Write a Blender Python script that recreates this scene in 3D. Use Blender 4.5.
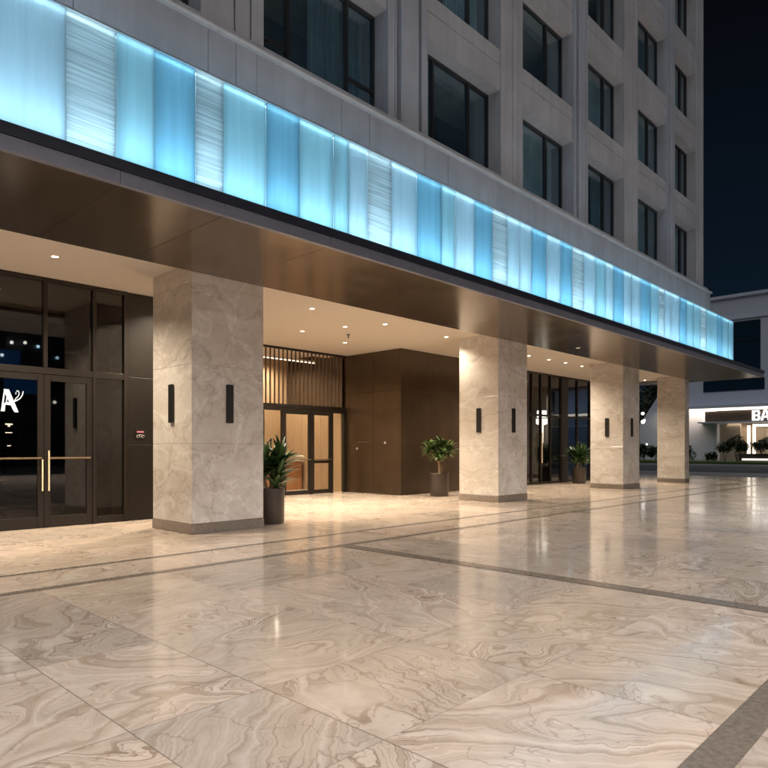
import bpy, math, random
from math import sin, cos, pi, radians
from mathutils import Vector, Matrix
for o in list(bpy.data.objects): bpy.data.objects.remove(o)
S = bpy.context.scene
COL = S.collection

# ------------------------------------------------------------------ camera
A = 0.76511                       # view direction: angle from the facade's direction (+X)
cd = bpy.data.cameras.new('camera'); cam = bpy.data.objects.new('camera', cd); COL.objects.link(cam)
cam.location = (0, 0, 1.4)
cam.rotation_euler = (radians(90), 0, A - pi/2)
cd.sensor_width = 36; cd.lens = 36*645.14/768
cd.shift_y = (449.23-384)/768
cd.clip_start = 0.05; cd.clip_end = 2000
S.camera = cam

# ------------------------------------------------------------------ night sky
W = bpy.data.worlds.new('World'); S.world = W; W.use_nodes = True
nt = W.node_tree; nt.nodes.clear()
wo = nt.nodes.new('ShaderNodeOutputWorld'); bg = nt.nodes.new('ShaderNodeBackground')
sky = nt.nodes.new('ShaderNodeTexSky'); sky.sky_type = 'NISHITA'; sky.sun_disc = False
sky.sun_elevation = radians(-6.5); sky.sun_rotation = radians(35); sky.altitude = 0
sky.air_density = 1.0; sky.dust_density = 1.0; sky.ozone_density = 3.0
bg.inputs['Strength'].default_value = 0.04
bg2 = nt.nodes.new('ShaderNodeBackground'); bg2.inputs[1].default_value = 1.0
tcw = nt.nodes.new('ShaderNodeTexCoord'); spx = nt.nodes.new('ShaderNodeSeparateXYZ'); rw = nt.nodes.new('ShaderNodeValToRGB')
rw.color_ramp.elements[0].position = 0.0; rw.color_ramp.elements[0].color = (.0040, .0120, .0230, 1)      # town haze near the horizon
rw.color_ramp.elements[1].position = .55; rw.color_ramp.elements[1].color = (.0020, .0022, .0034, 1)
nt.links.new(tcw.outputs['Generated'], spx.inputs[0]); nt.links.new(spx.outputs[2], rw.inputs[0]); nt.links.new(rw.outputs[0], bg2.inputs[0])
ad = nt.nodes.new('ShaderNodeAddShader')
nt.links.new(sky.outputs[0], bg.inputs[0]); nt.links.new(bg.outputs[0], ad.inputs[0]); nt.links.new(bg2.outputs[0], ad.inputs[1])
nt.links.new(ad.outputs[0], wo.inputs[0])

# faint, very soft night glow of the city from above and behind the camera
sd = bpy.data.lights.new('city_glow', 'SUN'); sd.energy = 0.95; sd.angle = radians(70); sd.color = (0.90, 0.95, 1.0)
sun = bpy.data.objects.new('city_glow', sd); COL.objects.link(sun)
sun.rotation_euler = Vector((-0.38, -0.20, 1.0)).to_track_quat('Z', 'Y').to_euler()

S.view_settings.view_transform = 'Standard'; S.view_settings.look = 'None'
S.view_settings.exposure = 0; S.view_settings.gamma = 1
S.render.engine = 'CYCLES'
S.cycles.max_bounces = 10; S.cycles.transparent_max_bounces = 12; S.cycles.sample_clamp_indirect = 4
try: S.cycles.use_denoising = True
except Exception: pass
R = random.Random(7)

# ------------------------------------------------------------------ object helpers
def tag(o, label=None, cat=None, group=None, kind=None):
    if label: o['label'] = label
    if cat: o['category'] = cat
    if group: o['group'] = group
    if kind: o['kind'] = kind
    return o
def empty(name, loc=(0, 0, 0), label=None, cat=None, group=None):
    o = bpy.data.objects.new(name, None); COL.objects.link(o); o.location = loc; o.empty_display_size = .2
    return tag(o, label, cat, group)
def copy_tree(o, parent=None):
    c = o.copy(); COL.objects.link(c); c.parent = parent
    for ch in [x for x in bpy.data.objects if x.parent == o]: copy_tree(ch, c)
    return c
class MB:
    """collects shapes, links them as one mesh object"""
    def __init__(s): s.v = []; s.f = []; s.uv = None; s.smooth = False
    def box(s, x0, x1, y0, y1, z0, z1):
        b = len(s.v)
        s.v += [(x0,y0,z0),(x1,y0,z0),(x1,y1,z0),(x0,y1,z0),(x0,y0,z1),(x1,y0,z1),(x1,y1,z1),(x0,y1,z1)]
        for q in ((0,3,2,1),(4,5,6,7),(0,1,5,4),(1,2,6,5),(2,3,7,6),(3,0,4,7)): s.f.append(tuple(b+i for i in q))
        return s
    def cbox(s, x0, x1, y0, y1, z0, z1, c=.01):
        """box with chamfered vertical edges and top"""
        b = len(s.v)
        def ring(z, i):
            return [(x0+i+c,y0+i,z),(x1-i-c,y0+i,z),(x1-i,y0+i+c,z),(x1-i,y1-i-c,z),(x1-i-c,y1-i,z),(x0+i+c,y1-i,z),(x0+i,y1-i-c,z),(x0+i,y0+i+c,z)]
        rs = [ring(z0+c, 0), ring(z1-c, 0)]
        rs = [ring(z0, c*.7)] + rs + [ring(z1, c*.7)]
        for r in rs: s.v += r
        for k in range(3):
            for i in range(8):
                j = (i+1) % 8
                s.f.append((b+k*8+i, b+k*8+j, b+k*8+8+j, b+k*8+8+i))
        s.f.append(tuple(b+i for i in range(7, -1, -1))); s.f.append(tuple(b+24+i for i in range(8)))
        return s
    def quad(s, *p):
        b = len(s.v); s.v += list(p); s.f.append(tuple(range(b, b+len(p)))); return s
    def lathe(s, prof, c=(0,0,0), n=28, axis='z'):
        b = len(s.v)
        for r, h in prof:
            for i in range(n):
                a = 2*pi*i/n
                if axis == 'z': s.v.append((c[0]+r*cos(a), c[1]+r*sin(a), c[2]+h))
                elif axis == 'y': s.v.append((c[0]+r*cos(a), c[1]+h, c[2]+r*sin(a)))
                else: s.v.append((c[0]+h, c[1]+r*cos(a), c[2]+r*sin(a)))
        for k in range(len(prof)-1):
            for i in range(n):
                j = (i+1) % n
                s.f.append((b+k*n+i, b+k*n+j, b+(k+1)*n+j, b+(k+1)*n+i))
        return s
    def tube(s, pts, rad, n=8, cap=True):
        b = len(s.v); P = [Vector(p) for p in pts]
        if not isinstance(rad, (list, tuple)): rad = [rad]*len(P)
        for i, p in enumerate(P):
            d = (P[min(i+1, len(P)-1)]-P[max(i-1, 0)]).normalized()
            up = Vector((0, 0, 1)) if abs(d.z) < .9 else Vector((1, 0, 0))
            u = d.cross(up).normalized(); w = d.cross(u)
            for k in range(n):
                a = 2*pi*k/n; q = p+(u*cos(a)+w*sin(a))*rad[i]; s.v.append(tuple(q))
        for i in range(len(P)-1):
            for k in range(n):
                j = (k+1) % n
                s.f.append((b+i*n+k, b+i*n+j, b+(i+1)*n+j, b+(i+1)*n+k))
        if cap:
            s.f.append(tuple(b+k for k in range(n))); s.f.append(tuple(b+(len(P)-1)*n+k for k in range(n)))
        return s
    def build(s, name, mat, parent=None, smooth=False):
        me = bpy.data.meshes.new(name); me.from_pydata(s.v, [], s.f); me.update()
        if smooth or s.smooth:
            for p in me.polygons: p.use_smooth = True
        o = bpy.data.objects.new(name, me); COL.objects.link(o)
        if mat: me.materials.append(mat)
        if parent:
            o.parent = parent; o.matrix_parent_inverse = Matrix.Translation(-Vector(parent.location))
        return o
def box(name, mat, parent, *a): return MB().box(*a).build(name, mat, parent)

# ------------------------------------------------------------------ materials
def mat(name):
    m = bpy.data.materials.new(name); m.use_nodes = True; n = m.node_tree
    return m, n, n.nodes['Principled BSDF']
def nd(n, t, **k):
    x = n.nodes.new(t)
    for a, b in k.items():
        if a in x.inputs: x.inputs[a].default_value = b
        else: setattr(x, a, b)
    return x
def ramp(n, stops, interp='LINEAR'):
    r = n.nodes.new('ShaderNodeValToRGB'); r.color_ramp.interpolation = interp
    while len(r.color_ramp.elements) < len(stops): r.color_ramp.elements.new(.5)
    for e, (p, c) in zip(r.color_ramp.elements, stops):
        e.position = p; e.color = tuple(c)+(1,) if len(c) == 3 else c
    return r
def g(v): return (v, v, v)
def simple(name, col, rough=.5, metal=0, noise=.12, scale=4, bump=.0, bscale=60, spec=None, coord='Object', stretch=None):
    m, n, p = mat(name); L = n.links.new
    tc = nd(n, 'ShaderNodeTexCoord'); mp = nd(n, 'ShaderNodeMapping')
    if stretch: mp.inputs['Scale'].default_value = stretch
    L(tc.outputs[coord], mp.inputs[0])
    t = nd(n, 'ShaderNodeTexNoise', Scale=scale, Detail=6, Roughness=.6); L(mp.outputs[0], t.inputs['Vector'])
    r = ramp(n, [(.3, tuple(c*(1-noise) for c in col)), (.7, tuple(min(1, c*(1+noise)) for c in col))])
    L(t.outputs['Fac'], r.inputs[0]); L(r.outputs[0], p.inputs['Base Color'])
    rr = nd(n, 'ShaderNodeMapRange'); rr.inputs['To Min'].default_value = max(0, rough-.06); rr.inputs['To Max'].default_value = rough+.06
    L(t.outputs['Fac'], rr.inputs['Value']); L(rr.outputs[0], p.inputs['Roughness'])
    p.inputs['Metallic'].default_value = metal
    if spec is not None: p.inputs['Specular IOR Level'].default_value = spec
    if bump:
        t2 = nd(n, 'ShaderNodeTexNoise', Scale=bscale, Detail=5); L(mp.outputs[0], t2.inputs['Vector'])
        b = nd(n, 'ShaderNodeBump', Strength=bump, Distance=.01); L(t2.outputs['Fac'], b.inputs['Height']); L(b.outputs[0], p.inputs['Normal'])
    return m
def emit(name, col, st):
    m, n, p = mat(name); p.inputs['Base Color'].default_value = (.25*col[0], .25*col[1], .25*col[2], 1)
    p.inputs['Emission Color'].default_value = col+(1,); p.inputs['Emission Strength'].default_value = st
    return m

def mix(n, fac, a, b, mode='MIX'):
    x = n.nodes.new('ShaderNodeMix'); x.data_type = 'RGBA'; x.blend_type = mode
    L = n.links.new
    for i, v in ((0, fac), (6, a), (7, b)):
        if hasattr(v, 'links') or isinstance(v, bpy.types.NodeSocket): L(v, x.inputs[i])
        else: x.inputs[i].default_value = v if i == 0 else tuple(v)+(1,)
    return x.outputs[2]
def math_(n, op, a, b=None):
    x = n.nodes.new('ShaderNodeMath'); x.operation = op
    for i, v in enumerate((a, b)):
        if v is None: continue
        if isinstance(v, bpy.types.NodeSocket): n.links.new(v, x.inputs[i])
        else: x.inputs[i].default_value = v
    return x.outputs[0]

def floor_marble():
    """polished beige marble: every tile has its own cut of the vein pattern (UV) and tone (tile attribute)"""
    m, n, p = mat('polished_beige_marble'); L = n.links.new
    uv = nd(n, 'ShaderNodeUVMap'); at = nd(n, 'ShaderNodeAttribute', attribute_name='tile')
    sep = n.nodes.new('ShaderNodeSeparateColor'); L(at.outputs['Color'], sep.inputs[0])
    r1, r2, r3 = sep.outputs
    # large warp
    w1 = nd(n, 'ShaderNodeTexNoise', Scale=.75, Detail=3, Roughness=.5); L(uv.outputs[0], w1.inputs['Vector'])
    w2 = nd(n, 'ShaderNodeTexNoise', Scale=3.1, Detail=4, Roughness=.55); L(uv.outputs[0], w2.inputs['Vector'])
    def vm(op, a, b):
        x = n.nodes.new('ShaderNodeVectorMath'); x.operation = op
        for i, v in enumerate((a, b)):
            if isinstance(v, bpy.types.NodeSocket): L(v, x.inputs[i])
            else: x.inputs[i].default_value = v
        return x
    d1 = vm('SUBTRACT', w1.outputs['Color'], (.5, .5, .5)); 
    s1 = n.nodes.new('ShaderNodeVectorMath'); s1.operation = 'SCALE'; L(d1.outputs[0], s1.inputs[0])
    amt = nd(n, 'ShaderNodeMapRange'); amt.inputs['To Min'].default_value = .35; amt.inputs['To Max'].default_value = 2.1; L(r1, amt.inputs['Value'])
    L(amt.outputs[0], s1.inputs['Scale'])
    d2 = vm('SUBTRACT', w2.outputs['Color'], (.5, .5, .5))
    s2 = n.nodes.new('ShaderNodeVectorMath'); s2.operation = 'SCALE'; L(d2.outputs[0], s2.inputs[0]); s2.inputs['Scale'].default_value = .22
    pv = vm('ADD', vm('ADD', uv.outputs[0], s1.outputs[0]).outputs[0], s2.outputs[0])
    st = n.nodes.new('ShaderNodeMapping'); st.inputs['Scale'].default_value = (.27, 1.2, 1); L(pv.outputs[0], st.inputs[0])
    # layered bands that follow the contours of a warped field, as in cut onyx
    c = nd(n, 'ShaderNodeTexNoise', Scale=1.15, Detail=1.2, Roughness=.4); L(st.outputs[0], c.inputs['Vector'])
    lay = nd(n, 'ShaderNodeTexNoise', noise_dimensions='1D', Scale=1, Detail=7, Roughness=.66)
    L(math_(n, 'MULTIPLY', c.outputs['Fac'], 17.0), lay.inputs['W'])
    base = ramp(n, [(.30, (.30, .23, .165)), (.40, (.44, .365, .285)), (.49, (.60, .52, .44)), (.60, (.70, .622, .545)), (.72, (.75, .69, .625))])
    cf = nd(n, 'ShaderNodeMapRange'); cf.inputs['To Min'].default_value = .25; cf.inputs['To Max'].default_value = .95; L(r2, cf.inputs['Value'])
    lv = math_(n, 'ADD', math_(n, 'MULTIPLY', math_(n, 'SUBTRACT', lay.outputs['Fac'], .5), cf.outputs[0]), .525)
    L(lv, base.inputs[0])
    # thin dark strands riding on the same contours
    l3 = nd(n, 'ShaderNodeTexNoise', noise_dimensions='1D', Scale=1, Detail=2, Roughness=.5)
    L(math_(n, 'MULTIPLY', c.outputs['Fac'], 50.0), l3.inputs['W'])
    ab3 = math_(n, 'ABSOLUTE', math_(n, 'SUBTRACT', l3.outputs['Fac'], .5)); v3 = ramp(n, [(0, g(.8)), (.035, g(0))]); L(ab3, v3.inputs[0])
    mk = nd(n, 'ShaderNodeTexNoise', Scale=1.3, Detail=3); L(pv.outputs[0], mk.inputs['Vector'])
    mr = ramp(n, [(.45, g(0)), (.62, g(1))]); L(mk.outputs['Fac'], mr.inputs[0])
    col = mix(n, math_(n, 'MULTIPLY', v3.outputs[0], mr.outputs[0]), base.outputs[0], (.27, .195, .145))
    # a few thin wandering veins
    v1 = nd(n, 'ShaderNodeTexNoise', Scale=.8, Detail=5, Roughness=.5); L(pv.outputs[0], v1.inputs['Vector'])
    ab = math_(n, 'ABSOLUTE', math_(n, 'SUBTRACT', v1.outputs['Fac'], .5))
    vr = ramp(n, [(.0, g(.55)), (.004, g(0))]); L(ab, vr.inputs[0])
    col = mix(n, vr.outputs[0], col, (.32, .23, .165))
    # soft cloud and per tile tone
    cl = nd(n, 'ShaderNodeTexNoise', Scale=2.5, Detail=8, Roughness=.7); L(uv.outputs[0], cl.inputs['Vector'])
    cr = ramp(n, [(.3, g(.86)), (.7, g(1.1))]); L(cl.outputs['Fac'], cr.inputs[0])
    col = mix(n, 1.0, col, cr.outputs[0], 'MULTIPLY')
    tn = ramp(n, [(0, (.84, .80, .77)), (.3, (.94, .90, .86)), (.6, (1.0, .94, .87)), (1, (1.1, 1.02, .97))]); L(r3, tn.inputs[0])
    col = mix(n, 1.0, col, tn.outputs[0], 'MULTIPLY')
    L(col, p.inputs['Base Color'])
    tc = nd(n, 'ShaderNodeTexCoord')
    rn = nd(n, 'ShaderNodeTexNoise', Scale=.8, Detail=6, Roughness=.65); L(tc.outputs['Object'], rn.inputs['Vector'])
    rr = nd(n, 'ShaderNodeMapRange'); rr.inputs['From Min'].default_value = .3; rr.inputs['From Max'].default_value = .7
    rr.inputs['To Min'].default_value = .06; rr.inputs['To Max'].default_value = .19; L(rn.outputs['Fac'], rr.inputs['Value'])
    L(rr.outputs[0], p.inputs['Roughness'])
    bn = nd(n, 'ShaderNodeTexNoise', Scale=3.0, Detail=2); L(tc.outputs['Object'], bn.inputs['Vector'])
    bp = nd(n, 'ShaderNodeBump', Strength=.10, Distance=.01); L(bn.outputs['Fac'], bp.inputs['Height']); L(bp.outputs[0], p.inputs['Normal'])
    p.inputs['Specular IOR Level'].default_value = 1.0
    return m
def column_marble():
    m, n, p = mat('veined_grey_beige_marble'); L = n.links.new
    tc = nd(n, 'ShaderNodeTexCoord')
    oi = nd(n, 'ShaderNodeObjectInfo')
    ofs = n.nodes.new('ShaderNodeVectorMath'); ofs.operation = 'ADD'
    cmb = n.nodes.new('ShaderNodeCombineXYZ'); L(math_(n, 'MULTIPLY', oi.outputs['Random'], 37.0), cmb.inputs[0])
    L(tc.outputs['Object'], ofs.inputs[0]); L(cmb.outputs[0], ofs.inputs[1])
    w = nd(n, 'ShaderNodeTexNoise', Scale=.8, Detail=3, Roughness=.5); L(ofs.outputs[0], w.inputs['Vector'])
    pv = n.nodes.new('ShaderNodeVectorMath'); pv.operation = 'MULTIPLY_ADD'
    L(w.outputs['Color'], pv.inputs[0]); pv.inputs[1].default_value = (.9, .9, .9); L(ofs.outputs[0], pv.inputs[2])
    rt = nd(n, 'ShaderNodeMapping'); rt.inputs['Rotation'].default_value = (.5, .9, .3); rt.inputs['Scale'].default_value = (1, .45, 1); L(pv.outputs[0], rt.inputs[0])
    b1 = nd(n, 'ShaderNodeTexNoise', Scale=1.3, Detail=6, Roughness=.55); L(rt.outputs[0], b1.inputs['Vector'])
    base = ramp(n, [(.25, (.47, .41, .35)), (.45, (.57, .515, .455)), (.6, (.63, .58, .525)), (.8, (.69, .65, .60))]); L(b1.outputs['Fac'], base.inputs[0])
    col = base.outputs[0]
    for sc, wd, c, k in ((.8, .005, (.33, .265, .215), .6), (1.7, .006, (.38, .32, .27), .4), (1.2, .006, (.85, .81, .76), .5)):
        v = nd(n, 'ShaderNodeTexNoise', Scale=sc, Detail=5, Roughness=.52); L(rt.outputs[0], v.inputs['Vector'])
        ab = math_(n, 'ABSOLUTE', math_(n, 'SUBTRACT', v.outputs['Fac'], .5))
        vr = ramp(n, [(0, g(k)), (wd, g(k*.35)), (wd*6, g(0))]); L(ab, vr.inputs[0])
        col = mix(n, vr.outputs[0], col, c)
    gr = nd(n, 'ShaderNodeTexNoise', Scale=9, Detail=8, Roughness=.7); L(ofs.outputs[0], gr.inputs['Vector'])
    g2 = ramp(n, [(.3, g(.92)), (.7, g(1.06))]); L(gr.outputs['Fac'], g2.inputs[0]); col = mix(n, 1.0, col, g2.outputs[0], 'MULTIPLY')
    L(col, p.inputs['Base Color']); p.inputs['Roughness'].default_value = .2
    rn = nd(n, 'ShaderNodeTexNoise', Scale=2.2, Detail=4); L(ofs.outputs[0], rn.inputs['Vector'])
    rr = nd(n, 'ShaderNodeMapRange'); rr.inputs['To Min'].default_value = .12; rr.inputs['To Max'].default_value = .32; L(rn.outputs['Fac'], rr.inputs['Value'])
    L(rr.outputs[0], p.inputs['Roughness'])
    return m
def concrete(name, col):
    m, n, p = mat(name); L = n.links.new
    tc = nd(n, 'ShaderNodeTexCoord')
    a = nd(n, 'ShaderNodeTexNoise', Scale=.7, Detail=6, Roughness=.6); L(tc.outputs['Object'], a.inputs['Vector'])
    mp = nd(n, 'ShaderNodeMapping'); mp.inputs['Scale'].default_value = (3, 3, .25); L(tc.outputs['Object'], mp.inputs[0])
    s_ = nd(n, 'ShaderNodeTexNoise', Scale=1.6, Detail=5, Roughness=.65); L(mp.outputs[0], s_.inputs['Vector'])
    r1 = ramp(n, [(.3, tuple(c*.82 for c in col)), (.7, tuple(c*1.12 for c in col))]); L(a.outputs['Fac'], r1.inputs[0])
    r2 = ramp(n, [(.35, g(.9)), (.6, g(1.03))]); L(s_.outputs['Fac'], r2.inputs[0])
    f = nd(n, 'ShaderNodeTexNoise', Scale=55, Detail=3, Roughness=.7); L(tc.outputs['Object'], f.inputs['Vector'])
    r3 = ramp(n, [(.3, g(.88)), (.7, g(1.1))]); L(f.outputs['Fac'], r3.inputs[0])
    c = mix(n, 1.0, mix(n, 1.0, r1.outputs[0], r2.outputs[0], 'MULTIPLY'), r3.outputs[0], 'MULTIPLY')
    L(c, p.inputs['Base Color']); p.inputs['Roughness'].default_value = .75
    b = nd(n, 'ShaderNodeBump', Strength=.25, Distance=.01); L(f.outputs['Fac'], b.inputs['Height']); L(b.outputs[0], p.inputs['Normal'])
    return m
def front_only(n, fr):
    # panes are thin boxes whose rays do not bend: reflect at the outer face only (no false total internal reflection)
    ge = nd(n, 'ShaderNodeNewGeometry')
    return math_(n, 'MULTIPLY', fr.outputs[0], math_(n, 'SUBTRACT', 1.0, ge.outputs['Backfacing']))
def glass(name, tint=(.8, .85, .87), refl=1.0, ior=1.5, room_glow=None):
    m, n, p = mat(name); L = n.links.new; n.nodes.remove(p)
    out = n.nodes['Material Output']
    t = nd(n, 'ShaderNodeBsdfTransparent'); t.inputs[0].default_value = tint+(1,)
    gl = nd(n, 'ShaderNodeBsdfGlossy'); gl.inputs['Roughness'].default_value = .015; gl.inputs[0].default_value = (refl, refl, refl, 1)
    fr = nd(n, 'ShaderNodeFresnel'); fr.inputs[0].default_value = ior
    if room_glow:  # diffuse teal painted into the pane in place of dim room glow
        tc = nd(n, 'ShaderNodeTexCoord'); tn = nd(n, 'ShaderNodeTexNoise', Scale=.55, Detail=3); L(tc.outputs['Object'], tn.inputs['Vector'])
        dr = ramp(n, [(.35, g(room_glow[1]*.4)), (.65, g(room_glow[1]*1.6))]); L(tn.outputs['Fac'], dr.inputs[0])
        df = nd(n, 'ShaderNodeBsdfDiffuse'); df.inputs[0].default_value = room_glow[0]+(1,)
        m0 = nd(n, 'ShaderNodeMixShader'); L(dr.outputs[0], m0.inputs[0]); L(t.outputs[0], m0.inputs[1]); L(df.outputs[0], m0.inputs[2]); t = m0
    mx = nd(n, 'ShaderNodeMixShader'); L(front_only(n, fr), mx.inputs[0]); L(t.outputs[0], mx.inputs[1]); L(gl.outputs[0], mx.inputs[2])
    L(mx.outputs[0], out.inputs[0])
    return m
def frosted(name, col, clear, ribs=0):
    """frosted, slightly tinted glass lit from behind; ribs = horizontal cast ribs"""
    m, n, p = mat(name); L = n.links.new; n.nodes.remove(p); out = n.nodes['Material Output']
    tl = nd(n, 'ShaderNodeBsdfTranslucent'); tr = nd(n, 'ShaderNodeBsdfTransparent'); df = nd(n, 'ShaderNodeBsdfDiffuse')
    gl = nd(n, 'ShaderNodeBsdfGlossy'); gl.inputs['Roughness'].default_value = .12
    tc = nd(n, 'ShaderNodeTexCoord')
    mp = nd(n, 'ShaderNodeMapping'); L(tc.outputs['Object'], mp.inputs[0])
    mp.inputs['Scale'].default_value = (.6, 1, 26) if ribs else (9, 1, .5)
    t = nd(n, 'ShaderNodeTexNoise', Scale=1.6 if ribs else 1.2, Detail=3, Roughness=.5); L(mp.outputs[0], t.inputs['Vector'])
    lo, hi = (.66, 1.0) if ribs else (.86, 1.0)
    r = ramp(n, [(.36 if ribs else .3, tuple(c*lo for c in col)), (.64 if ribs else .7, tuple(min(1, c*hi) for c in col))]); L(t.outputs['Fac'], r.inputs[0])
    L(r.outputs[0], tl.inputs[0]); L(r.outputs[0], tr.inputs[0]); df.inputs[0].default_value = (.16, .22, .25, 1)
    m1 = nd(n, 'ShaderNodeMixShader'); m1.inputs[0].default_value = clear; L(tl.outputs[0], m1.inputs[1]); L(tr.outputs[0], m1.inputs[2])
    m2 = nd(n, 'ShaderNodeMixShader'); m2.inputs[0].default_value = .12; L(m1.outputs[0], m2.inputs[1]); L(df.outputs[0], m2.inputs[2])
    fr = nd(n, 'ShaderNodeFresnel'); fr.inputs[0].default_value = 1.35
    m3 = nd(n, 'ShaderNodeMixShader'); L(front_only(n, fr), m3.inputs[0]); L(m2.outputs[0], m3.inputs[1]); L(gl.outputs[0], m3.inputs[2])
    L(m3.outputs[0], out.inputs[0])
    if ribs:
        b = nd(n, 'ShaderNodeBump', Strength=.6, Distance=.02); L(t.outputs['Fac'], b.inputs['Height']); L(b.outputs[0], gl.inputs['Normal']); L(b.outputs[0], tl.inputs['Normal'])
    return m
def wood(name, a, b, rough=.45, sc=(14, 14, .8)):
    m, n, p = mat(name); L = n.links.new
    tc = nd(n, 'ShaderNodeTexCoord'); mp = nd(n, 'ShaderNodeMapping'); mp.inputs['Scale'].default_value = sc; L(tc.outputs['Object'], mp.inputs[0])
    t = nd(n, 'ShaderNodeTexNoise', Scale=2, Detail=6, Roughness=.6); L(mp.outputs[0], t.inputs['Vector'])
    r = ramp(n, [(.3, a), (.7, b)]); L(t.outputs['Fac'], r.inputs[0]); L(r.outputs[0], p.inputs['Base Color']); p.inputs['Roughness'].default_value = rough
    return m
def leafmat(name, a, b):
    m, n, p = mat(name); L = n.links.new
    ge = nd(n, 'ShaderNodeNewGeometry'); r = ramp(n, [(0, a), (1, b)]); L(ge.outputs['Random Per Island'], r.inputs[0])
    L(r.outputs[0], p.inputs['Base Color']); p.inputs['Roughness'].default_value = .42
    return m

M = dict(
 floor=floor_marble(), column=column_marble(),
 grout=simple('dark_grout', (.20, .165, .13), .6),
 band=simple('grey_brown_granite_strip', (.21, .172, .138), .22, noise=.25, scale=30),
 plinth=simple('dark_stone_plinth', (.19, .155, .125), .35, noise=.2, scale=14),
 concrete=concrete('pale_precast_concrete', (.40, .43, .485)),
 concrete2=concrete('pale_fluted_concrete', (.35, .40, .48)),
 bronze=simple('brushed_bronze_soffit', (.19, .148, .112), .21, metal=.85, noise=.10, scale=1.2),
 fascia=simple('charcoal_metal_fascia', (.20, .21, .26), .38, metal=.4),
 fascia_top=simple('black_metal_drip_edge', (.028, .032, .048), .4, metal=.4),
 cream=simple('cream_painted_ceiling', (.76, .67, .56), .8, noise=.02),
 frame=simple('dark_bronze_frame', (0.0132, 0.0094, 0.0066), .45, metal=.2, spec=.35),
 black=simple('black_metal', (.018, .016, .015), .4, metal=.3),
 winframe=simple('black_window_frame', (.02, .022, .026), .4),
 panel=simple('dark_bronze_laminate_panel', (.052, .033, .019), .22, metal=.35, noise=.14, scale=1.5),
 darkwall=simple('dark_brown_wall_panel', (0.0110, 0.0083, 0.0066), .4, metal=.1, spec=.3),
 gold=simple('brushed_brass', (.32, .24, .155), .5, metal=.9),
 steel=simple('satin_steel', (.55, .55, .55), .3, metal=1),
 pot=simple('bronze_planter', (.048, .036, .028), .42, metal=.25, noise=.1, bump=.1),
 soil=simple('dark_potting_soil', (.03, .02, .013), .95, bump=.6),
 bark=simple('pale_bark', (.30, .21, .13), .8, noise=.3, scale=20, bump=.5),
 glass=glass('storefront_glass', (.62, .64, .64), 1.0, 1.85),
 clear=glass('clear_door_glass', (.92, .93, .92), 1.0, 1.4),
 winglass=glass('dark_window_glass', (.72, .86, .92), .9, 1.7, room_glow=((.07, .14, .21), .22)),
 slat=wood('oak_slat', (.045, .030, .018), (.07, .045, .027)),
 wood=wood('honey_wood_panel', (.32, .20, .11), (.42, .28, .165)),
 curtain=simple('grey_blue_curtain', (.34, .46, .52), .9),
 curtain_dark=simple('slate_curtain', (.15, .23, .28), .9),
 dark=simple('dark_room', (.03, .033, .036), .9),
 reflection_blue=simple('blue_reflection_wall', (.16, .22, .32), .8),
 leaf=leafmat('glossy_dark_leaf', (.018, .045, .014), (.06, .12, .03)),
 leaf2=leafmat('bright_broad_leaf', (.03, .062, .013), (.085, .135, .032)),
 bush=leafmat('dark_shrub_leaf', (.012, .028, .010), (.04, .075, .022)),
 asphalt=simple('asphalt', (.05, .052, .058), .8, noise=.2, scale=8, bump=.3),
 paving=simple('grey_pavement', (.22, .21, .21), .6, noise=.15),
 kerb=simple('pale_kerb', (.36, .35, .35), .7),
 grass=simple('grass', (.055, .085, .02), .9, noise=.4, scale=9),
 farwall=simple('white_render_wall', (.62, .64, .74), .8, noise=.05),
 fartan=simple('tan_recess_wall', (.42, .34, .27), .7),
 vinyl=emit('glowing_white_vinyl', (1, .98, .94), .9),
 lamp=emit('downlight_lens', (1, .86, .66), 14),
 strip=emit('warm_white_light_strip', (1, .88, .72), 2.2),
 sign=emit('backlit_sign_letter', (1, 1, 1), 1.6),
 led=emit('ice_blue_led_strip', (.47, .795, .97), 47),
 led_top=emit('ice_blue_top_led', (.55, .86, 1.0), 7),
 board=simple('white_light_box_back', (.72, .80, .84), .8, noise=.02),
 cool=emit('cool_fill_lamp_lens', (.75, .88, 1), 30),
 pink=emit('lit_pink_bar', (.85, .28, .30), .5),
)

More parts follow.
